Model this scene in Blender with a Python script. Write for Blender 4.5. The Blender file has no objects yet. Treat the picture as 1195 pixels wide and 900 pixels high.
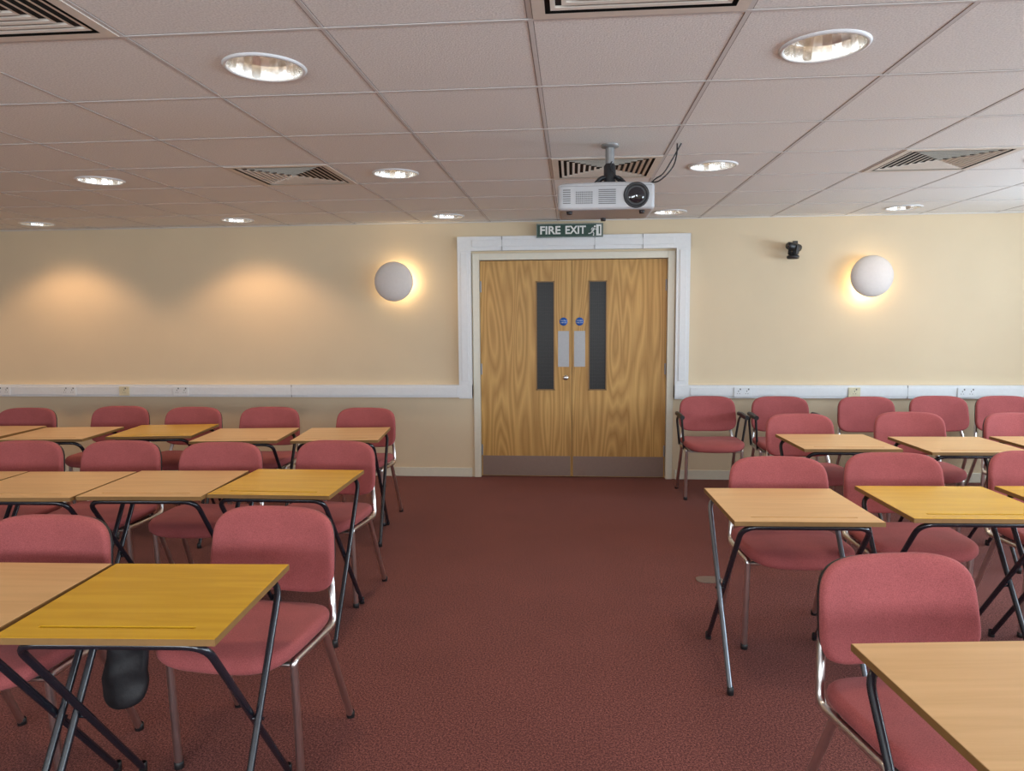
import bpy, math, random
from mathutils import Vector, Matrix
random.seed(4)
S=bpy.context.scene
COL=S.collection
S.view_settings.view_transform='Standard'
S.view_settings.exposure=-0.12

# ------------------------------------------------------------ materials
def new_mat(name):
    m=bpy.data.materials.new(name); m.use_nodes=True
    nt=m.node_tree; b=nt.nodes['Principled BSDF']
    return m,nt,b
def simple(name,col,rough=0.5,metal=0.0,emis=None,estr=0,spec=None,noise=0.06,nscale=40,bump=0.0):
    m,nt,b=new_mat(name)
    b.inputs['Roughness'].default_value=rough; b.inputs['Metallic'].default_value=metal
    if spec is not None: b.inputs['Specular IOR Level'].default_value=spec
    tc=nt.nodes.new('ShaderNodeTexCoord'); n=nt.nodes.new('ShaderNodeTexNoise')
    n.inputs['Scale'].default_value=nscale; n.inputs['Detail'].default_value=3
    nt.links.new(tc.outputs['Object'],n.inputs['Vector'])
    r=nt.nodes.new('ShaderNodeValToRGB')
    r.color_ramp.elements[0].position=.3; r.color_ramp.elements[1].position=.7
    r.color_ramp.elements[0].color=(*[c*(1-noise) for c in col],1)
    r.color_ramp.elements[1].color=(*[min(1,c*(1+noise)) for c in col],1)
    nt.links.new(n.outputs['Fac'],r.inputs['Fac']); nt.links.new(r.outputs['Color'],b.inputs['Base Color'])
    if bump:
        bp=nt.nodes.new('ShaderNodeBump'); bp.inputs['Strength'].default_value=bump; bp.inputs['Distance'].default_value=.002
        nt.links.new(n.outputs['Fac'],bp.inputs['Height']); nt.links.new(bp.outputs['Normal'],b.inputs['Normal'])
    if emis:
        b.inputs['Emission Color'].default_value=(*emis,1); b.inputs['Emission Strength'].default_value=estr
    return m
def carpet():
    m,nt,b=new_mat('carpet'); b.inputs['Roughness'].default_value=.9; b.inputs['Specular IOR Level'].default_value=.12
    b.inputs['Sheen Weight'].default_value=.06; b.inputs['Sheen Tint'].default_value=(1,.75,.72,1)
    tc=nt.nodes.new('ShaderNodeTexCoord')
    n=nt.nodes.new('ShaderNodeTexNoise'); n.inputs['Scale'].default_value=140; n.inputs['Detail'].default_value=5; n.inputs['Roughness'].default_value=1.0
    n2=nt.nodes.new('ShaderNodeTexNoise'); n2.inputs['Scale'].default_value=2.5; n2.inputs['Detail'].default_value=5
    for q in (n,n2): nt.links.new(tc.outputs['Object'],q.inputs['Vector'])
    r=nt.nodes.new('ShaderNodeValToRGB'); e=r.color_ramp.elements
    e[0].position=.41; e[0].color=(.028,.009,.009,1); e[1].position=.61; e[1].color=(.39,.150,.125,1)
    x=e.new(.5); x.color=(.140,.043,.039,1)
    nt.links.new(n.outputs['Fac'],r.inputs['Fac'])
    mr=nt.nodes.new('ShaderNodeMapRange'); mr.inputs['To Min'].default_value=.85; mr.inputs['To Max'].default_value=1.15
    nt.links.new(n2.outputs['Fac'],mr.inputs['Value'])
    mx=nt.nodes.new('ShaderNodeVectorMath'); mx.operation='SCALE'
    nt.links.new(r.outputs['Color'],mx.inputs[0]); nt.links.new(mr.outputs['Result'],mx.inputs['Scale'])
    nt.links.new(mx.outputs['Vector'],b.inputs['Base Color'])
    bp=nt.nodes.new('ShaderNodeBump'); bp.inputs['Strength'].default_value=.25; bp.inputs['Distance'].default_value=.0015
    nt.links.new(n.outputs['Fac'],bp.inputs['Height']); nt.links.new(bp.outputs['Normal'],b.inputs['Normal'])
    return m
def wood(name,c1,c2,stretch,bands,rough=.35,noise_scale=1.0,fine=.25,fstretch=None,spec=.5):
    m,nt,b=new_mat(name); b.inputs['Roughness'].default_value=rough; b.inputs['Specular IOR Level'].default_value=spec
    tc=nt.nodes.new('ShaderNodeTexCoord'); mp=nt.nodes.new('ShaderNodeMapping'); mp.inputs['Scale'].default_value=stretch
    oi=nt.nodes.new('ShaderNodeObjectInfo'); sc=nt.nodes.new('ShaderNodeVectorMath'); sc.operation='SCALE'
    sc.inputs[0].default_value=(7,13,5)
    nt.links.new(oi.outputs['Random'],sc.inputs['Scale']); nt.links.new(sc.outputs['Vector'],mp.inputs['Location'])
    nt.links.new(tc.outputs['Object'],mp.inputs['Vector'])
    n=nt.nodes.new('ShaderNodeTexNoise'); n.inputs['Scale'].default_value=noise_scale; n.inputs['Detail'].default_value=1.2; n.inputs['Distortion'].default_value=.2
    nt.links.new(mp.outputs['Vector'],n.inputs['Vector'])
    mu=nt.nodes.new('ShaderNodeMath'); mu.operation='MULTIPLY'; mu.inputs[1].default_value=bands
    nt.links.new(n.outputs['Fac'],mu.inputs[0])
    fr=nt.nodes.new('ShaderNodeMath'); fr.operation='PINGPONG'; fr.inputs[1].default_value=1.0
    nt.links.new(mu.outputs[0],fr.inputs[0])
    mp2=nt.nodes.new('ShaderNodeMapping'); mp2.inputs['Scale'].default_value=fstretch or [s*14 if s>1.5 else s*3 for s in stretch]
    nt.links.new(tc.outputs['Object'],mp2.inputs['Vector'])
    n2=nt.nodes.new('ShaderNodeTexNoise'); n2.inputs['Scale'].default_value=3; n2.inputs['Detail'].default_value=3
    nt.links.new(mp2.outputs['Vector'],n2.inputs['Vector'])
    mxf=nt.nodes.new('ShaderNodeMix'); mxf.inputs[0].default_value=fine
    nt.links.new(fr.outputs[0],mxf.inputs[2]); nt.links.new(n2.outputs['Fac'],mxf.inputs[3])
    r=nt.nodes.new('ShaderNodeValToRGB'); e=r.color_ramp.elements
    e[0].position=.1; e[0].color=(*c1,1); e[1].position=.75; e[1].color=(*c2,1)
    nt.links.new(mxf.outputs[0],r.inputs['Fac']); nt.links.new(r.outputs['Color'],b.inputs['Base Color'])
    return m
def fabric(name,c):
    m,nt,b=new_mat(name); b.inputs['Roughness'].default_value=.9; b.inputs['Specular IOR Level'].default_value=.12
    b.inputs['Sheen Weight'].default_value=.12; b.inputs['Sheen Tint'].default_value=(1,.75,.72,1)
    tc=nt.nodes.new('ShaderNodeTexCoord'); n=nt.nodes.new('ShaderNodeTexNoise'); n.inputs['Scale'].default_value=380; n.inputs['Detail'].default_value=2
    n2=nt.nodes.new('ShaderNodeTexNoise'); n2.inputs['Scale'].default_value=7
    for q in (n,n2): nt.links.new(tc.outputs['Object'],q.inputs['Vector'])
    mx=nt.nodes.new('ShaderNodeMath'); mx.operation='MULTIPLY_ADD'; mx.inputs[1].default_value=.35
    nt.links.new(n2.outputs['Fac'],mx.inputs[0]); nt.links.new(n.outputs['Fac'],mx.inputs[2])
    r=nt.nodes.new('ShaderNodeValToRGB'); e=r.color_ramp.elements
    e[0].position=.45; e[0].color=(*[v*.72 for v in c],1); e[1].position=.9; e[1].color=(*[v*1.26 for v in c],1)
    nt.links.new(mx.outputs[0],r.inputs['Fac']); nt.links.new(r.outputs['Color'],b.inputs['Base Color'])
    bp=nt.nodes.new('ShaderNodeBump'); bp.inputs['Strength'].default_value=.3; bp.inputs['Distance'].default_value=.0012
    nt.links.new(n.outputs['Fac'],bp.inputs['Height']); nt.links.new(bp.outputs['Normal'],b.inputs['Normal'])
    return m
M={}
M['carpet']=carpet()
M['wall']=simple('wall_paint',(.69,.565,.395),.75,noise=.015,nscale=3,spec=.2)
M['ceil']=simple('ceiling_tile',(.85,.845,.82),.9,noise=.13,nscale=160,bump=.6,spec=.1)
M['tbar']=simple('ceiling_grid_metal',(.68,.66,.64),.9,noise=.02,spec=.05)
M['white']=simple('white_plastic',(.72,.74,.76),.35,noise=.02)
M['frame']=simple('cream_gloss',(.68,.645,.54),.35,noise=.02)
M['oak']=wood('oak_veneer',(.36,.178,.042),(.61,.355,.112),(3.0,3.0,.28),34,.42,1.55,.5,(70,70,1.6),.3)
M['beech']=wood('beech_laminate',(.65,.38,.16),(.75,.46,.21),(1.2,14,1),5,.30,1.5,.5)
M['yellow']=wood('yellow_laminate',(.61,.33,.014),(.73,.42,.026),(1.2,14,1),5,.26,1.5,.5)
M['edge']=simple('desk_edge',(.26,.14,.045),.5)
M['seam']=simple('tile_edge_seam',(.30,.26,.24),.8)
M['fabric']=fabric('rose_fabric',(.355,.094,.095))
M['chrome']=simple('chrome_tube',(.76,.75,.74),.28,1.0,noise=.03)
M['black']=simple('black_plastic',(.018,.018,.02),.45)
M['blacktube']=simple('black_enamel_tube',(.012,.014,.022),.22,spec=.8)
M['greytube']=simple('grey_metal_tube',(.22,.24,.27),.28,.8)
M['steel']=simple('satin_steel',(.36,.36,.37),.5,.6,noise=.03)
M['kick']=simple('kick_plate_steel',(.25,.172,.14),.5,.35,noise=.03)
M['pole']=simple('pole_grey',(.26,.26,.26),.45,.4)
M['darkglass']=simple('dark_glass',(.020,.019,.019),.35,spec=.25)
M['wire']=simple('glass_wire',(.045,.04,.036),.5,.3)
M['blue']=simple('blue_sign',(.01,.10,.42),.4)
M['green']=simple('green_sign',(.002,.045,.028),.4)
M['signwhite']=simple('sign_white',(.78,.80,.78),.5)
M['proj']=simple('projector_shell',(.46,.465,.48),.4,noise=.02)
M['grey']=simple('grey_plastic',(.14,.14,.14),.5)
M['lens']=simple('lens_glass',(.01,.01,.015),.03,spec=1)
M['sconce']=simple('plaster_sconce',(.70,.66,.64),.6,noise=.02,bump=.1)
M['reflector']=simple('lamp_reflector',(.90,.86,.80),.22,.95,noise=.25,nscale=60)
M['lamp']=simple('lamp_glow',(1,.9,.75),.5,emis=(1,.84,.60),estr=6.5)
M['bulb']=simple('bulb_glow',(1,.9,.6),.5,emis=(1,.80,.42),estr=5)
M['vent']=simple('vent_metal',(.74,.68,.60),.5,noise=.03)
M['dark']=simple('vent_gap_shade',(.022,.018,.016),.9)  # near-black colour standing in for shade between diffuser blades
M['plate']=simple('floor_plate_grey',(.20,.15,.13),.5,.3)
M['cream']=simple('cream_socket',(.66,.60,.42),.4,.0)
M['glasswin']=simple('window_frame_white',(.8,.8,.8),.4)
M['bag']=simple('black_nylon',(.012,.012,.015),.6,bump=.6,nscale=60)

# ------------------------------------------------------------ mesh builder
class MB:
    def __init__(s): s.v=[]; s.f=[]; s.m=[]; s.s=[]
    def add(s,vs,fs,mat=0,smooth=False):
        o=len(s.v); s.v+= [tuple(v) for v in vs]
        for f in fs: s.f.append([i+o for i in f]); s.m.append(mat); s.s.append(smooth)
    def box(s,x0,x1,y0,y1,z0,z1,mat=0):
        vs=[(x,y,z) for x in (x0,x1) for y in (y0,y1) for z in (z0,z1)]
        s.add(vs,[(0,1,3,2),(4,6,7,5),(0,4,5,1),(2,3,7,6),(0,2,6,4),(1,5,7,3)],mat)
    def tube(s,pts,r,mat=0,seg=10,bend=0.0,cap=True,radii=None):
        P=[Vector(p) for p in pts]
        if bend>0 and len(P)>2:
            Q=[P[0]]
            for i in range(1,len(P)-1):
                a=P[i-1]-P[i]; b=P[i+1]-P[i]
                d=min(bend,a.length*.45,b.length*.45)
                p0=P[i]+a.normalized()*d; p2=P[i]+b.normalized()*d
                for k in range(7):
                    t=k/6; Q.append(p0*(1-t)**2+P[i]*2*t*(1-t)+p2*t*t)
            Q.append(P[-1]); P=Q
        n=len(P); rings=[]; up=None
        for i in range(n):
            if i==0: t=(P[1]-P[0])
            elif i==n-1: t=(P[-1]-P[-2])
            else: t=(P[i+1]-P[i]).normalized()+(P[i]-P[i-1]).normalized()
            t.normalize()
            if up is None:
                up=Vector((0,0,1)) if abs(t.z)<.9 else Vector((1,0,0))
            u=(up-t*up.dot(t)).normalized(); w=t.cross(u); up=u
            rr=radii[i] if radii else r
            rings.append([P[i]+(u*math.cos(2*math.pi*k/seg)+w*math.sin(2*math.pi*k/seg))*rr for k in range(seg)])
        vs=[v for R in rings for v in R]; fs=[]
        for i in range(n-1):
            for k in range(seg):
                k2=(k+1)%seg; fs.append((i*seg+k,i*seg+k2,(i+1)*seg+k2,(i+1)*seg+k))
        s.add(vs,fs,mat,True)
        if cap:
            s.add(rings[0],[tuple(reversed(range(seg)))],mat); s.add(rings[-1],[tuple(range(seg))],mat)
    def lathe(s,prof,c,axis='z',seg=32,mat=0,smooth=True):
        vs=[];fs=[]
        for r,h in prof:
            for k in range(seg):
                a=2*math.pi*k/seg
                if axis=='z': vs.append((c[0]+r*math.cos(a),c[1]+r*math.sin(a),c[2]+h))
                else: vs.append((c[0]+r*math.cos(a),c[1]+h,c[2]+r*math.sin(a)))
        for i in range(len(prof)-1):
            for k in range(seg):
                k2=(k+1)%seg; fs.append((i*seg+k,i*seg+k2,(i+1)*seg+k2,(i+1)*seg+k))
        s.add(vs,fs,mat,smooth)
    def cushion(s,a,b,t,n=4.2,r=.02,dome=.008,mat=0,fn=None,N=48):
        def out(sc_a,sc_b,z):
            L=[]
            for k in range(N):
                an=2*math.pi*k/N; c,si=math.cos(an),math.sin(an)
                L.append((sc_a*math.copysign(abs(c)**(2/n),c),sc_b*math.copysign(abs(si)**(2/n),si),z))
            return L
        layers=[]
        rr=min(r,t/2)
        for q in (.3,.6,.9): layers.append(out((a-rr)*q,(b-rr)*q,0))
        for k in range(5):
            an=-math.pi/2+k*math.pi/8
            layers.append(out(a-rr+rr*math.cos(an),b-rr+rr*math.cos(an),rr+rr*math.sin(an)))
        for k in range(5):
            an=k*math.pi/8
            layers.append(out(a-rr+rr*math.cos(an),b-rr+rr*math.cos(an),t-rr+rr*math.sin(an)))
        for q in (.9,.75,.55,.3,.12): layers.append(out((a-rr)*q,(b-rr)*q,t+dome*(1-q*q)))
        vs=[p for L in layers for p in L]
        if fn: vs=[fn(*p) for p in vs]
        fs=[]
        for i in range(len(layers)-1):
            for k in range(N):
                k2=(k+1)%N; fs.append((i*N+k,i*N+k2,(i+1)*N+k2,(i+1)*N+k))
        fs.append(tuple(reversed(range(N)))); o=(len(layers)-1)*N; fs.append(tuple(o+k for k in range(N)))
        s.add(vs,fs,mat,True)
    def mesh(s,name,mats):
        me=bpy.data.meshes.new(name); me.from_pydata(s.v,[],s.f)
        for m in mats: me.materials.append(M[m])
        for i,p in enumerate(me.polygons):
            p.material_index=s.m[i]; p.use_smooth=s.s[i]
        me.update(); return me
def obj(name,me,parent=None,loc=(0,0,0),rot=0,bevel=0,label=None,cat=None,kind=None,group=None):
    o=bpy.data.objects.new(name,me); COL.objects.link(o)
    o.location=loc; o.rotation_euler=(0,0,rot)
    if parent: o.parent=parent
    if bevel:
        b=o.modifiers.new('bevel','BEVEL'); b.width=bevel; b.segments=2; b.limit_method='ANGLE'
    if label: o['label']=label
    if cat: o['category']=cat
    if kind: o['kind']=kind
    if group: o['group']=group
    return o
def thing(name,loc,label,cat,rot=0,group=None):
    return obj(name,None,None,loc,rot,0,label,cat,None,group)
def struct(name,me,bevel=0,label=None): return obj(name,me,kind='structure',bevel=bevel,label=label)
def text_mesh(name,txt,size,mat,offset=0.0,extrude=.0008,align='CENTER',width=None):
    c=bpy.data.curves.new(name,'FONT'); c.body=txt; c.size=size; c.align_x=align; c.align_y='CENTER'; c.offset=offset; c.extrude=extrude
    o=bpy.data.objects.new('tmp',c); COL.objects.link(o)
    dg=bpy.context.evaluated_depsgraph_get(); dg.update()
    me=bpy.data.meshes.new_from_object(o.evaluated_get(dg)); me.name=name
    bpy.data.objects.remove(o)
    if width:
        w=max(v.co.x for v in me.vertices)-min(v.co.x for v in me.vertices)
        me.transform(Matrix.Scale(width/w,4,(1,0,0)))
    me.transform(Matrix.Rotation(math.pi/2,4,'X'))
    me.materials.clear(); me.materials.append(M[mat]); return me

# ------------------------------------------------------------ room
XL,XR,YB,YF,H=-7.4,4.7,-2.6,6.45,2.325
b=MB(); b.box(XL-.15,XR+.15,YB-.15,YF+.45,-.1,0); struct('floor',b.mesh('floor',['carpet']))
b=MB(); DX0,DX1,DZ=-.89,.90,2.045
b.box(XL-.15,DX0,YF,YF+.15,0,H); b.box(DX1,XR+.15,YF,YF+.15,0,H); b.box(DX0,DX1,YF,YF+.15,DZ,H)
b.box(DX0,DX1,YF+.12,YF+.15,0,DZ)
struct('wall_back',b.mesh('wall_back',['wall']))
b=MB(); b.box(XL-.15,XL,YB,YF,0,H); struct('wall_left',b.mesh('wall_left',['wall']))
def wall_windows(along,fixed0,fixed1,a0,a1,wins,z0,z1):
    b=MB()
    def bx(p,q,za,zb):
        if q-p<1e-4: return
        if along=='y': b.box(fixed0,fixed1,p,q,za,zb)
        else: b.box(p,q,fixed0,fixed1,za,zb)
    bx(a0,a1,0,z0); bx(a0,a1,z1,H); cur=a0
    for (p,q) in wins: bx(cur,p,z0,z1); cur=q
    bx(cur,a1,z0,z1); return b
WR=[(-1.9,.1),(.7,2.7),(3.3,5.3)]; WF=[(-5.5,-3.5),(-2.7,-.7),(.1,2.1)]
struct('wall_right',wall_windows('y',XR,XR+.15,YB,YF,WR,.95,2.1).mesh('wall_right',['wall']))
struct('wall_front',wall_windows('x',YB-.15,YB,XL,XR,WF,.95,2.1).mesh('wall_front',['wall']))
wi=1
for along,L in (('y',WR),('x',WF)):
    for p,q in L:
        b=MB(); t=.05
        def bb(u0,u1,z0,z1):
            if along=='y': b.box(XR+.04,XR+.10,u0,u1,z0,z1)
            else: b.box(u0,u1,YB-.10,YB-.04,z0,z1)
        bb(p,p+t,.95,2.1); bb(q-t,q,.95,2.1); bb(p,q,.95,1.0); bb(p,q,2.05,2.1); bb((p+q)/2-.025,(p+q)/2+.025,1,2.05)
        struct('window_%d'%wi,b.mesh('window',['glasswin'])); wi+=1
# ceiling cells
GX,GY=.613,.60; X0,Y0=-.12,2.13
xs=[XL]+[X0+GX*k for k in range(-14,9) if XL<X0+GX*k<XR]+[XR]
ys=[YB]+[Y0+GY*k for k in range(-8,9) if YB<Y0+GY*k<YF]+[YF]
def snap(L): return [(X0+GX*(round((x-X0)/GX-.5)+.5),Y0+GY*(round((y-Y0)/GY-.5)+.5)) for x,y in L]
LIGHTS=snap([(-1.04,2.43),(.80,2.43),(-2.88,4.23),(-1.04,4.23),(.80,4.23),(-4.72,6.03),(-2.88,6.03),(-1.04,6.03),(.80,6.03),(2.64,6.03),
        (-6.56,6.03),(-2.88,2.43),(2.64,2.43),(2.64,4.23)])
VENTS=snap([(-1.65,4.23),(.19,4.23),(2.03,4.23),(-1.65,1.83),(.19,1.83)])
b=MB(); RH=.125
for i in range(len(xs)-1):
    for j in range(len(ys)-1):
        x0,x1,y0,y1=xs[i],xs[i+1],ys[j],ys[j+1]; cx,cy=(x0+x1)/2,(y0+y1)/2
        if any(abs(cx-v[0])<.1 and abs(cy-v[1])<.1 for v in VENTS): continue
        if any(abs(cx-v[0])<.1 and abs(cy-v[1])<.1 for v in LIGHTS):
            N=32; inn=[];outr=[]
            for k in range(N):
                a=2*math.pi*(k+.5)/N; c,s_=math.cos(a),math.sin(a)
                inn.append((cx+RH*c,cy+RH*s_,H)); q=1/max(abs(c),abs(s_))
                outr.append((cx+(x1-x0)/2*c*q,cy+(y1-y0)/2*s_*q,H))
            b.add(inn+outr,[(k,(k+1)%N,N+(k+1)%N,N+k) for k in range(N)])
            for sx in (-1,1):
                for sy in (-1,1):
                    co=(cx+sx*(x1-x0)/2,cy+sy*(y1-y0)/2,H)
                    pts=sorted(outr,key=lambda p:(p[0]-co[0])**2+(p[1]-co[1])**2)[:2]
                    b.add([pts[0],pts[1],co],[(0,1,2)])
        else:
            b.add([(x0,y0,H),(x0,y1,H),(x1,y1,H),(x1,y0,H)],[(0,1,2,3)])
b.box(XL-.15,XR+.15,YB-.15,YF+.15,H+.30,H+.34)
struct('ceiling',b.mesh('ceiling',['ceil']))
b=MB(); w=.0068
for x in xs[1:-1]: b.box(x-w,x+w,YB,YF,H-.0018,H+.002,0); b.box(x-w-.003,x+w+.003,YB,YF,H-.0006,H+.001,1)
for y in ys[1:-1]: b.box(XL,XR,y-w,y+w,H-.0024,H+.0015,0); b.box(XL,XR,y-w-.003,y+w+.003,H-.0007,H+.001,1)
b.box(XL,XR,YF-.02,YF,H-.006,H)
struct('trim_1',b.mesh('ceiling_grid',['tbar','seam']))
b=MB(); b.box(XL,DX0-.03,YF-.015,YF,0,.085); b.box(DX1+.03,XR,YF-.015,YF,0,.085); struct('baseboard_back',b.mesh('baseboard',['frame']),.004)
b=MB(); b.box(XR-.015,XR,YB,YF-.02,0,.085); struct('baseboard_right',b.mesh('baseboard',['frame']),.004)
b=MB(); b.box(XL,XL+.015,YB,YF-.02,0,.085); struct('baseboard_left',b.mesh('baseboard',['frame']),.004)
b=MB()
b.box(-.895,-.835,YF-.018,YF+.11,0,2.045); b.box(.845,.905,YF-.018,YF+.11,0,2.045); b.box(-.835,.845,YF-.018,YF+.11,1.985,2.045)
b.box(-.835,-.82,YF+.075,YF+.10,0,1.985); b.box(.83,.845,YF+.075,YF+.10,0,1.985)
struct('trim_2',b.mesh('door_frame',['frame']),.003)
b=MB(); y1=YF; y0=YF-.055
b.box(-1.025,-.905,y0,y1,.735,2.19); b.box(.912,1.032,y0,y1,.735,2.19); b.box(-1.025,1.032,y0-.001,y1,2.065,2.192)
b.box(XL,-.905,y0-.002,y1,.745,.86); b.box(.912,XR,y0-.002,y1,.745,.86)
b.box(XL,-1.04,y0-.008,y0,.765,.84,0); b.box(1.05,XR,y0-.008,y0,.765,.84,0)
b.box(-.995,-.935,y0-.007,y0,.90,2.05,0); b.box(.942,1.002,y0-.007,y0,.90,2.05,0); b.box(-.89,.89,y0-.008,y0,2.10,2.16,0)
for x in (-.62,.2,.62): b.box(x-.002,x+.002,y0-.0085,y0,2.065,2.192,1)
for x in (-5.9,-2.6,2.9): b.box(x-.002,x+.002,y0-.0085,y0,.745,.86,1)
struct('trim_3',b.mesh('cable_trunking',['white','grey']),.004)

def door_leaf(nm,x0,x1,s):
    y0=YF+.03; y1=YF+.074
    ww0,ww1=(-.325,-.155) if s>0 else (.150,.315)
    b=MB(); wz0,wz1=.805,1.795
    b.box(x0,ww0,y0,y1,.006,1.98); b.box(ww1,x1,y0,y1,.006,1.98); b.box(ww0,ww1,y0,y1,.006,wz0); b.box(ww0,ww1,y0,y1,wz1,1.98)
    d=struct(nm,b.mesh('door_leaf',['oak']),0,label='Oak veneer fire door with narrow glazed panel')
    b=MB(); t=.010
    b.box(ww0,ww0+t,y0-.006,y0+.03,wz0,wz1); b.box(ww1-t,ww1,y0-.006,y0+.03,wz0,wz1); b.box(ww0,ww1,y0-.006,y0+.03,wz0,wz0+t); b.box(ww0,ww1,y0-.006,y0+.03,wz1-t,wz1)
    obj('glazing_bead',b.mesh('bead',['edge']),d)
    b=MB(); b.box(ww0+t,ww1-t,y0+.015,y0+.022,wz0+t,wz1-t,0)
    xx=ww0+t+.0125
    while xx<ww1-t: b.box(xx-.0008,xx+.0008,y0+.0142,y0+.015,wz0+t,wz1-t,1); xx+=.0165
    zz=wz0+.025
    while zz<wz1-t: b.box(ww0+t,ww1-t,y0+.0142,y0+.015,zz-.0006,zz+.0006,1); zz+=.0165*2
    obj('vision_panel',b.mesh('vision_panel',['darkglass','wire']),d)
    b=MB(); b.box(x0+.01,x1-.01,y0-.002,y0,.01,.195); obj('kick_plate',b.mesh('kick',['kick']),d,label='dull steel kick plate')
    px0,px1=((-.125,-.025) if s>0 else (.02,.12))
    b=MB(); b.box(px0,px1,y0-.002,y0,1.02,1.345); obj('push_plate',b.mesh('push',['steel']),d,bevel=.001,label='satin steel push plate')
    cx=(px0+px1)/2
    b=MB(); b.lathe([(.0,-.002),(.036,-.002),(.037,0)],(cx,y0,1.43),'y',28)
    sg=obj('door_sign',b.mesh('door_sign',['blue']),d,label='round blue fire door sign')
    for i,(t_,zz) in enumerate((('Fire door',.010),('keep shut',-.009))):
        obj('sign_text',text_mesh('sign_text',t_,.0145,'signwhite',extrude=.0003),sg,loc=(cx,y0-.0028,1.43+zz))
    return d
d1=door_leaf('door_1',-.833,-.002,1); d2=door_leaf('door_2',.002,.843,-1)
b=MB(); y0=YF+.03
b.lathe([(.0,-.014),(.018,-.014),(.024,-.006),(.026,0)],(-.055,y0,.92),'y',24); b.box(-.057,-.053,y0-.016,y0-.013,.91,.93,1)
obj('door_lock',b.mesh('lock',['chrome','black']),d1,label='round steel lock cylinder')
for d,sx in ((d1,-.826),(d2,.836)):
    for z in (.25,1.0,1.75):
        b=MB(); b.tube([(sx,y0-.004,z-.05),(sx,y0-.004,z+.05)],.007,seg=8)
        obj('hinge',b.mesh('hinge',['steel']),d)

# ------------------------------------------------------------ fire exit sign
e=thing('fire_exit_sign',(-.02,YF-.058,2.230),'dark green fire exit sign with running figure above the doors','sign')
b=MB(); b.box(-.292,.292,-.012,.056,-.060,.060,0); obj('sign_panel',b.mesh('sign_panel',['green']),e)
b=MB()
for a in ((-.288,.288,.0545,.056),(-.288,.288,-.056,-.0545),(-.288,-.2868,-.056,.056),(.2868,.288,-.056,.056)): b.box(a[0],a[1],-.0135,-.012,a[2],a[3])
obj('sign_border',b.mesh('sign_border',['signwhite']),e)
obj('sign_lettering',text_mesh('sign_lettering','FIRE',.096,'signwhite',offset=.0026,extrude=.001,width=.180),e,loc=(-.172,-.0135,0))
obj('sign_lettering',text_mesh('sign_lettering','EXIT',.096,'signwhite',offset=.0026,extrude=.001,width=.180),e,loc=(.050,-.0135,0))
b=MB()
b.box(.232,.278,-.0135,-.012,-.048,.048,0)
def limb(pts,r,mat=0):
    for i in range(len(pts)-1):
        p=Vector(pts[i])+Vector((.008,0)); q=Vector(pts[i+1])+Vector((.008,0)); d=(q-p).normalized(); nn=Vector((-d.y,d.x))*r
        yy=-.0145 if mat==0 else -.0148
        vs=[(p+nn-d*r*.5),(p-nn-d*r*.5),(q-nn+d*r*.5),(q+nn+d*r*.5)]
        b.add([(v.x,yy,v.y) for v in vs],[(0,1,2,3)],mat)
limb([(.205,.012),(.190,-.012)],.008); limb([(.190,-.012),(.203,-.028),(.200,-.046)],.0045); limb([(.190,-.012),(.175,-.028),(.158,-.030)],.0045)
limb([(.205,.015),(.190,.018),(.182,.004)],.0035); limb([(.205,.014),(.222,.006),(.232,.014)],.0035,0)
b.lathe([(0,0),(.0085,0)],(.220,-.0145,.031),'y',16)
limb([(.252,-.03),(.252,.03)],.006,1)
obj('running_figure',b.mesh('running_figure',['signwhite','green']),e)

# ------------------------------------------------------------ sconces
for (x,z) in ((-1.60,1.80),(2.55,1.80)):
    e=thing('wall_sconce',(x,YF,z),'round white plaster dish wall light glowing on wall','wall light',group='round wall lights')
    b=MB(); R=.178
    prof=[(0,-.155),(.03,-.1545),(.07,-.150),(.11,-.141),(.14,-.130),(.163,-.115),(.175,-.100),(R,-.088),(R-.003,-.084),(.165,-.090),(.13,-.112),(.08,-.130),(0,-.138)]
    b.lathe(prof,(0,0,0),'y',48); obj('shade',b.mesh('shade',['sconce']),e)
    b=MB(); b.lathe([(.0,-.02),(.055,-.02),(.06,0)],(0,0,0),'y',24); b.box(-.012,.012,-.13,-.02,-.012,.012); obj('back_plate',b.mesh('back_plate',['white']),e)
    b=MB(); b.tube([(-.05,-.06,.03),(.05,-.06,.03)],.012); obj('bulb',b.mesh('bulb',['bulb']),e)
    ld=bpy.data.lights.new('sconce_lamp','POINT'); ld.energy=3.2; ld.color=(1,.75,.42); ld.shadow_soft_size=.025
    lo=bpy.data.objects.new('sconce_lamp',ld); COL.objects.link(lo); lo.location=(x+(.07 if x<0 else -.04),YF-.055,z+(.0 if x<0 else -.10))

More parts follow.
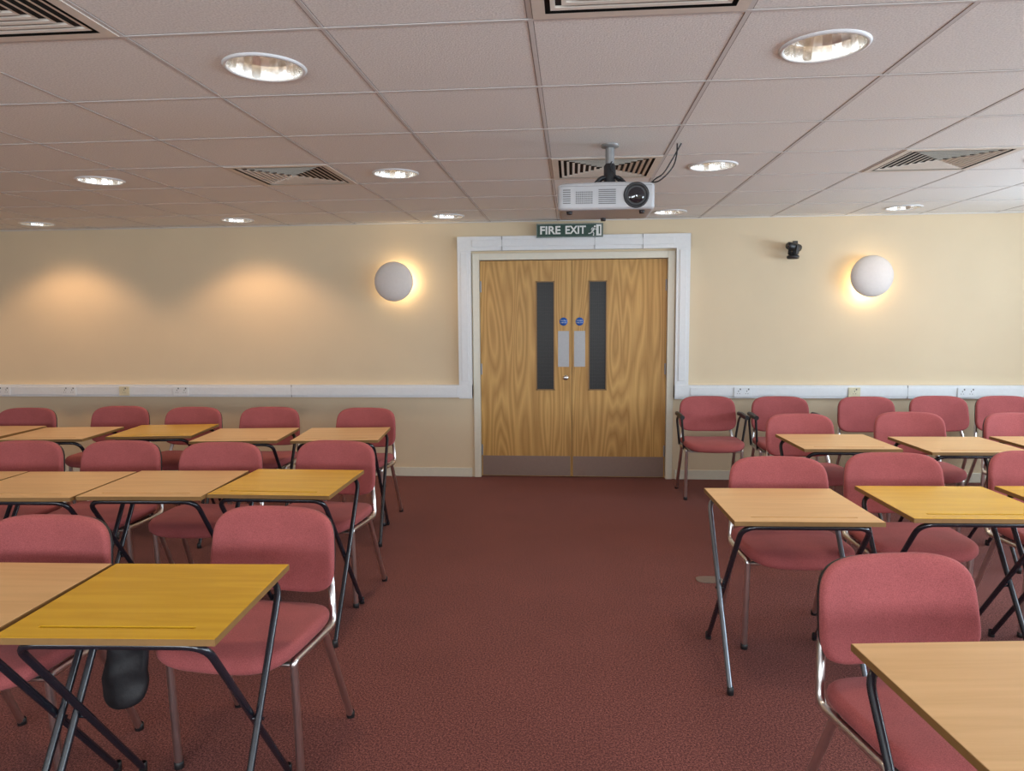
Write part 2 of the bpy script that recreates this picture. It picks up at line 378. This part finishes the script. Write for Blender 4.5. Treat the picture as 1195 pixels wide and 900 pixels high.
# ------------------------------------------------------------ downlights
b=MB(); b.lathe([(.122,.004),(.122,-.004),(.127,-.008),(.134,-.006),(.138,0),(.138,.001)],(0,0,0),'z',40); ME_ring=b.mesh('ring',['white'])
b=MB(); b.lathe([(.1225,-.002),(.116,.04),(.098,.085),(.07,.115),(.04,.13),(0,.132)],(0,0,0),'z',24,smooth=False); ME_ref=b.mesh('reflector',['reflector'])
b=MB(); b.tube([(-.065,0,.075),(.065,0,.075)],.014,seg=12); ME_lamp=b.mesh('lamp',['lamp'])
for i,(x,y) in enumerate(LIGHTS):
    e=thing('ceiling_downlight',(x,y,H),'round recessed ceiling downlight with metal reflector','ceiling light',group='recessed ceiling downlights')
    obj('trim_ring',ME_ring,e); obj('reflector',ME_ref,e)
    for q in (-.035,.035): obj('lamp_tube',ME_lamp,e,loc=(0,q,0))
    ld=bpy.data.lights.new('downlight','SPOT'); ld.spot_size=math.radians(112); ld.spot_blend=.7
    ld.energy=26; ld.color=(1,.78,.52); ld.shadow_soft_size=.05
    if y>5.5:
        ld.energy=44; ld.color=(1,.62,.34); ld.spot_size=math.radians(124); ld.spot_blend=.40; ld.shadow_soft_size=.11
        if x>-1.5: ld.energy=9; ld.spot_blend=.9
    lo=bpy.data.objects.new('downlight_beam',ld); COL.objects.link(lo); lo.location=(x,y-(.14 if y>5.5 else 0),H-.012)

# ------------------------------------------------------------ air diffusers
b=MB(); hx,hy=GX/2-.009,GY/2-.009
b.box(-hx,hx,-hy,hy,.006,.02,1); b.box(-.15,.15,-.15,.15,.02,.299,1)  # flat dark panel behind the blades, paints the gaps as shaded
def sq(h): return [(-h*hx,-h*hy),(h*hx,-h*hy),(h*hx,h*hy),(-h*hx,h*hy)]
def frame(h0,z0,h1,z1,mat=0):
    A=[(x,y,z0) for x,y in sq(h0)]; B=[(x,y,z1) for x,y in sq(h1)]
    b.add(A+B,[(k,(k+1)%4,4+(k+1)%4,4+k) for k in range(4)],mat)
frame(1.0,.006,1.0,-.005); frame(1,-.005,.88,-.005)
h=.83
while h>.08:
    frame(h,-.003,h-.042,-.001); frame(h-.042,-.001,h-.046,.005); h-=.105
ME_vent=b.mesh('air_diffuser',['vent','dark'])
for (x,y) in VENTS:
    obj('air_diffuser',ME_vent,loc=(x,y,H),label='square louvred metal air diffuser set in ceiling tile',cat='air vent',group='ceiling air diffusers')

# ------------------------------------------------------------ sockets on dado
def socket(x,kind):
    e=thing('wall_socket',(x,YF-.0635,.80),{'w':'white double power socket on dado trunking','b':'pale cream data socket on dado trunking'}[kind],'socket')
    b=MB(); w=.075 if kind=='w' else .05
    b.box(-w,w,-.010,0,-.043,.043,0); obj('face_plate',b.mesh('face_plate',['cream' if kind=='b' else 'white']),e,bevel=.003)
    for q in ((-.036,.036) if kind=='w' else (0,)):
        b=MB()
        b.box(q-.003,q+.003,-.0112,-.0098,.004,.016); b.box(q-.013,q-.006,-.0112,-.0098,-.014,-.009); b.box(q+.006,q+.013,-.0112,-.0098,-.014,-.009)
        b.box(q+.010,q+.020,-.013,-.0098,.020,.034)
        obj('pin_slots',b.mesh('pin_slots',['grey']),e)
for x,k in ((-5.46,'w'),(-4.79,'w'),(-4.23,'b'),(-3.67,'w'),(1.50,'w'),(2.45,'b'),(3.38,'w')): socket(x,k)

# ------------------------------------------------------------ wall camera
e=thing('wall_camera',(1.89,YF,2.02),'small black video camera on wall bracket','camera')
def turn(me):
    me.transform(Matrix.Translation((0,-.1,0))@Matrix.Rotation(math.radians(-60),4,'Z')@Matrix.Rotation(math.radians(-8),4,'X')@Matrix.Translation((0,.1,0))); return me
b=MB(); b.box(.02,.062,-.010,0,-.06,.095); b.box(.028,.052,-.085,-.008,-.020,-.004); obj('bracket',b.mesh('bracket',['black']),e,bevel=.003)
b=MB(); b.lathe([(0,-.02),(.046,-.02),(.052,-.004),(.046,.010),(.018,.014),(.014,.04)],(0,-.09,-.045),'z',24); obj('base',b.mesh('base',['black']),e)
b=MB(); b.lathe([(0,-.175),(.024,-.175),(.032,-.165),(.036,-.10),(.032,-.04),(0,-.035)],(.0,0,.035),'y',24)
b.box(-.046,-.036,-.115,-.085,-.03,.045); b.box(.036,.046,-.115,-.085,-.03,.045); obj('camera_head',turn(b.mesh('camera_head',['black'])),e,bevel=.002)
b=MB(); b.lathe([(0,-.178),(.016,-.178),(.019,-.175)],(0,0,.035),'y',20); obj('lens',turn(b.mesh('lens',['lens'])),e)

# ------------------------------------------------------------ projector
PX,PY,PZ=.158,3.57,1.97
e=thing('projector',(PX,PY,PZ),'white ceiling-mounted projector with large black lens','projector')
b=MB()
def bodyfn(x,y,z): return (x,y*1.0,z+(.0 if z<.07 else -.006*(abs(x)/.22)**3))
b.cushion(.226,.17,.128,n=16,r=.014,dome=.002,fn=bodyfn,N=96)
obj('body',b.mesh('body',['proj']),e)
b=MB(); yf=-.171
for k in range(7): b.box(-.200,-.165,yf-.001,yf+.01,.030+k*.010,.034+k*.010)
for i in range(9):
    for j in range(6): b.box(-.140+i*.009,-.135+i*.009,yf-.001,yf+.01,.028+j*.010,.034+j*.010)
for k in range(8): b.box(-.035,.045,yf-.001,yf+.01,.026+k*.009,.030+k*.009)
b.box(-.21,.21,yf+.001,yf+.01,.108,.1095)
obj('vent_grille',b.mesh('vent_grille',['grey']),e)
LX,LZ=.139,.064
b=MB(); b.lathe([(.059,.01),(.059,-.003),(.054,-.006),(.048,-.003),(.045,.0)],(LX,yf,LZ),'y',40,0); b.lathe([(.046,-.001),(.040,-.003),(.034,.0)],(LX,yf,LZ),'y',36,0)
obj('lens_barrel',b.mesh('lens_barrel',['black','grey']),e)
b=MB(); b.lathe([(.036,-.001),(.025,-.006),(0,-.009)],(LX,yf,LZ),'y',32); obj('lens',b.mesh('lens',['lens']),e)
for x,y in ((-.17,-.12),(.17,-.12),(0,.13)):
    b=MB(); b.lathe([(0,-.014),(.012,-.014),(.014,0),(0,.001)],(x,y,0),'z',14); obj('foot',b.mesh('foot',['black']),e)
b=MB(); mx_,my_=.03,.10
b.lathe([(.030,.13),(.030,.25),(.022,.262)],(mx_,my_,0),'z',20,0)
for a in (.6,2.5,3.8,5.6):
    b.tube([(mx_,my_,.20),(mx_+.06*math.cos(a),my_+.05*math.sin(a),.19),(mx_+.13*math.cos(a),my_+.10*math.sin(a),.124)],.009,bend=.02,seg=8)
b.box(mx_-.075,mx_+.075,my_-.045,my_+.045,.150,.168,0)
obj('mount_bracket',b.mesh('mount_bracket',['black']),e)
b=MB(); b.lathe([(.022,.24),(.022,H-PZ)],(mx_,my_,0),'z',24); b.lathe([(.045,H-PZ),(.043,H-PZ-.012),(.024,H-PZ-.016)],(mx_,my_,0),'z',24)
obj('pole',b.mesh('pole',['pole']),e)
b=MB()
def cable(pts,r=.0035):
    P=[Vector(p) for p in pts]; Q=[]
    for i in range(len(P)-1):
        p0=P[max(i-1,0)];p1=P[i];p2=P[i+1];p3=P[min(i+2,len(P)-1)]
        for k in range(6):
            t=k/6; Q.append(.5*((2*p1)+(p2-p0)*t+(2*p0-5*p1+4*p2-p3)*t*t+(3*p1-p0-3*p2+p3)*t**3))
    Q.append(P[-1]); b.tube(Q,r,seg=6)
zc=H-PZ
cable([(.36,.10,zc-.002),(.355,.08,zc-.06),(.33,.04,zc-.13),(.27,.04,zc-.19),(.22,.10,.16),(.18,.18,.10)])
cable([(.38,.10,zc-.002),(.33,.09,zc-.09),(.29,.08,zc-.15),(.24,.12,.17),(.20,.185,.08)])
cable([(.12,.172,.09),(.10,.10,.17),(.06,.04,.19),(.03,.06,.24),(.05,.10,.29)])
obj('cable',b.mesh('cable',['black']),e)

# ------------------------------------------------------------ floor plate
b=MB(); b.cushion(.075,.05,.005,n=3,r=.0025,dome=.001,N=32)
obj('floor_socket_cover',b.mesh('floor_plate',['plate']),loc=(.77,3.94,0),rot=.05,label='small grey metal floor box cover in carpet',cat='floor plate')

# ------------------------------------------------------------ chairs
def seatfn(x,y,z):
    zz=z - .020*max(0,(-y-.10)/.11)**2 + .010*(x/.22)**2
    return (x,y-.262,zz+.418)
b=MB(); b.cushion(.236,.215,.052,n=4.2,r=.024,dome=.010,fn=seatfn); ME_seat=b.mesh('seat',['fabric'])
def panfn(x,y,z): return (x,y-.262,z+.402+.008*(x/.22)**2)
b=MB(); b.cushion(.198,.195,.022,n=4.2,r=.010,dome=0,fn=panfn,N=32); ME_pan=b.mesh('seat_pan',['black'])
def backfn(off):
    def f(x,y,z):
        zz=.660+y
        return (x*(1-.035*(y/.14)), -z+off-.035*(x/.225)**2+ (zz-.80)*.18, zz)
    return f
b=MB(); b.cushion(.232,.145,.036,n=4.2,r=.018,dome=.006,fn=backfn(.0)); ME_back=b.mesh('backrest',['fabric'])
b=MB(); b.cushion(.224,.137,.020,n=4.2,r=.009,dome=0,fn=backfn(.016),N=32); ME_shell=b.mesh('backrest_shell',['black'])
r=.0128
def fl(s): 
    b=MB(); b.tube([(s*.216,-.345,.012),(s*.216,-.365,.385)],r,0,12); b.lathe([(0,0),(.015,0),(.0155,.022),(.0128,.024)],(s*.216,-.3445,0),'z',14,1); return b.mesh('front_leg',['chrome','black'])
def rl(s):
    b=MB(); b.tube([(s*.216,-.14,.400),(s*.226,.03,.012)],r,0,12); b.lathe([(0,0),(.015,0),(.0155,.022),(.0128,.024)],(s*.226,.032,0),'z',14,1); return b.mesh('rear_leg',['chrome','black'])
ME_fl=[fl(-1),fl(1)]; ME_rl=[rl(-1),rl(1)]
b=MB()
for s in (-1,1):
    b.tube([(s*.216,-.3648,.38),(s*.217,-.367,.410),(s*.216,-.065,.402),(s*.207,-.050,.49),(s*.190,-.020,.55),(s*.178,-.008,.64)],r,0,12,bend=.05)
for y in (-.36,-.12): b.tube([(-.214,y,.396),(.214,y,.396)],.009,0,8)
ME_frame=b.mesh('frame',['chrome'])
def arm(s):
    b=MB(); b.tube([(s*.226,-.08,.405),(s*.252,-.10,.62),(s*.252,-.16,.655),(s*.252,-.34,.655)],.0095,0,8,bend=.04)
    b.tube([(s*.252,-.10,.668),(s*.252,-.20,.674),(s*.252,-.36,.668)],.018,1,10)
    b.tube([(s*.226,-.30,.405),(s*.252,-.33,.655)],.0095,0,8); return b.mesh('armrest',['black','black'])
ME_arm=[arm(-1),arm(1)]
def chair(x,y,rot=0,arms=False,label='dusty rose fabric stacking chair with chrome tube legs',group='rose conference chairs'):
    e=thing('chair',(x,y,0),label,'chair',math.radians(rot),group)
    obj('seat',ME_seat,e,label='rose fabric seat cushion'); obj('seat_pan',ME_pan,e,label='black plastic seat underside')
    obj('backrest',ME_back,e,label='rose fabric backrest'); obj('backrest_shell',ME_shell,e,label='black plastic backrest shell')
    obj('frame',ME_frame,e,label='chrome tube frame')
    for k in (0,1): obj('leg',ME_fl[k],e); obj('leg',ME_rl[k],e)
    if arms:
        for k in (0,1): obj('armrest',ME_arm[k],e,label='black plastic armrest')
    return e
q=1.0305
for x,y,rr in ((-1.48,5.06,-4),(-2.22,5.09,3),(-2.79,5.07,-2),(-3.39,5.11,2),(-4.04,4.98,4)): chair(x*q,y*q,rr)
for x,y,rr in ((-1.24,3.69,-6),(-1.84,3.61,2),(-2.41,3.64,0),(-2.95,3.61,3)): chair(x*q,y*q,rr)
for x,y,rr in ((-1.015,2.37,-5),(-1.73,2.22,0)): chair(x*q,y*q,rr)
for i,(x,y,rr) in enumerate(((1.09,5.88,1),(1.66,5.87,-1),(2.32,5.87,3),(2.90,5.93,0),(3.40,5.94,2))):
    chair(x*q,y*q,rr,i<2,'dusty rose fabric chair with black armrests against wall' if i<2 else 'dusty rose fabric stacking chair standing against wall','chairs along the wall')
for x,y,rr in ((1.49,4.84,4),(2.24,4.95,-3),(2.91,4.93,2)): chair(x*q,y*q,rr)
for x,y,rr in ((.94,3.36,2),(1.50,3.48,0),(2.18,3.56,3)): chair(x*q,y*q,rr)
chair(.885,2.05,11)

# ------------------------------------------------------------ exam desks
W,D,T=.55,.52,.708
def deskmeshes(mat):
    b=MB(); gx=.20; gy0,gy1=-D/2+.055,-D/2+.067; z0,z1=T-.018,T
    b.box(-W/2,W/2,-D/2,gy0,z0,z1); b.box(-W/2,W/2,gy1,D/2,z0,z1); b.box(-W/2,-gx,gy0,gy1,z0,z1); b.box(gx,W/2,gy0,gy1,z0,z1); b.box(-gx,gx,gy0,gy1,z0,z1-.006,1)
    return b.mesh('desk_top',[mat,'edge'])
def deskedge():
    b=MB(); z0,z1=T-.0178,T-.0012; t=.0016
    b.box(-W/2-t,W/2+t,-D/2-t,-D/2,z0,z1); b.box(-W/2-t,W/2+t,D/2,D/2+t,z0,z1); b.box(-W/2-t,-W/2,-D/2,D/2,z0,z1); b.box(W/2,W/2+t,-D/2,D/2,z0,z1)
    return b.mesh('edge_strip',['edge'])
ME_top={'beech':deskmeshes('beech'),'yellow':deskmeshes('yellow')}; ME_edge=deskedge()
def legframe(hw,ytop,yfoot,ztop,mat='blacktube'):
    b=MB(); b.tube([(-hw,yfoot,.012),(-hw,ytop,ztop),(hw,ytop,ztop),(hw,yfoot,.012)],.0105,0,12,bend=.06)
    for s in (-1,1): b.lathe([(0,0),(.013,0),(.013,.03),(.0105,.032)],(s*hw,yfoot,0),'z',14,1)
    return b.mesh('leg_frame',[mat,'black'])
ME_la=legframe(.240,-.235,.28,T-.030); ME_lb=legframe(.264,.215,-.21,T-.030); ME_lc=legframe(.264,.215,-.21,T-.030,'greytube')
def piv(s):
    b=MB(); b.tube([(s*.238,.014,.345),(s*.276,.014,.345)],.005,0,8); return b.mesh('pivot_bolt',['blacktube'])
ME_piv=[piv(-1),piv(1)]
def desk(x,y,rot,mat,grey=False):
    lab={'beech':'pale beech folding exam desk with black crossed legs','yellow':'yellow wood folding exam desk with black crossed legs'}[mat]
    if grey: lab='pale beech folding exam desk with grey outer legs'
    e=thing('exam_desk',(x,y,0),lab,'desk',math.radians(rot),'folding exam desks')
    obj('desk_top',ME_top[mat],e,label=mat+' wood laminate desk top with pen groove'); obj('edge_strip',ME_edge,e)
    obj('leg_frame',ME_la,e,label='black tube leg frame'); obj('leg_frame',ME_lc if grey else ME_lb,e,label='grey tube leg frame' if grey else 'black tube leg frame')
    for m in ME_piv: obj('pivot_bolt',m,e)
for a in ((-1.145,1.825,3,'yellow'),(-1.715,1.80,2,'beech'),
          (-1.325,3.21,0,'yellow'),(-1.895,3.15,3,'beech'),(-2.46,3.10,3,'beech'),(-3.03,3.08,2,'beech'),
          (-1.52,4.58,6,'beech'),(-2.16,4.53,6,'beech'),(-2.82,4.68,8,'yellow'),(-3.46,4.53,6,'beech'),(-4.08,4.56,3,'beech'),
          (1.60,4.43,2,'beech'),(2.27,4.36,2,'beech'),(2.90,4.40,2,'beech'),
          (.875,2.93,2,'beech',True),(1.555,3.01,2,'yellow'),(2.17,3.04,2,'yellow'),
          (.955,1.43,6,'beech')): desk(*a)

# ------------------------------------------------------------ black bag hanging on desk
e=thing('black_bag',(-1.355,1.98,.43),'small black nylon bag hanging from desk frame','bag')
b=MB()
def bagfn(x,y,z): return (x*(1-.16*(y/.10))+.012*math.sin(20*y),-z+.01+.009*math.sin(45*x+12*y)+.004*math.sin(70*y),y+.012*math.sin(28*x))
b.cushion(.068,.14,.030,n=2.9,r=.013,dome=.008,fn=bagfn,N=48); obj('bag_body',b.mesh('bag_body',['bag']),e)
b=MB(); b.tube([(-.035,-.01,.12),(-.02,.01,.20),(-.01,.05,.252),(.02,.01,.20),(.035,-.01,.12)],.005,0,8,bend=.03); obj('strap',b.mesh('strap',['bag']),e)

# ------------------------------------------------------------ daylight through windows
def area(loc,rot,sx,sy,en,col):
    ld=bpy.data.lights.new('daylight','AREA'); ld.shape='RECTANGLE'; ld.size=sx; ld.size_y=sy; ld.energy=en; ld.color=col
    o=bpy.data.objects.new('daylight',ld); COL.objects.link(o); o.location=loc; o.rotation_euler=rot
for i,(p,q) in enumerate(WR): area((XR+.30,(p+q)/2,1.40),(0,math.radians(90+16),0),1.1,1.9,(105,105,130)[i],(.72,.87,1))
for i,(p,q) in enumerate(WF): area(((p+q)/2,YB-.30,1.40),(math.radians(90+24),0,0),1.9,1.1,(55,105,145)[i],(.86,.94,1))
w=bpy.data.worlds.new('sky'); S.world=w; w.use_nodes=True
w.node_tree.nodes['Background'].inputs[0].default_value=(.75,.85,1,1); w.node_tree.nodes['Background'].inputs[1].default_value=1.0

# ------------------------------------------------------------ camera
f=830; th=math.atan(70.5/835); ph=math.atan(80/830); roll=math.radians(0.4)
fw=Vector((-math.sin(th)*math.cos(ph),math.cos(th)*math.cos(ph),-math.sin(ph)))
rt=Vector((math.cos(th),math.sin(th),0)); up=rt.cross(fw)
rt2=rt*math.cos(roll)-up*math.sin(roll); up2=up*math.cos(roll)+rt*math.sin(roll)
cd=bpy.data.cameras.new('camera'); cd.sensor_fit='HORIZONTAL'; cd.sensor_width=36; cd.lens=f*36/1195; cd.clip_start=.05
co=bpy.data.objects.new('camera',cd); COL.objects.link(co)
R=Matrix((rt2,up2,-fw)).transposed().to_4x4(); co.matrix_world=Matrix.Translation((0,0,1.475))@R
S.camera=co
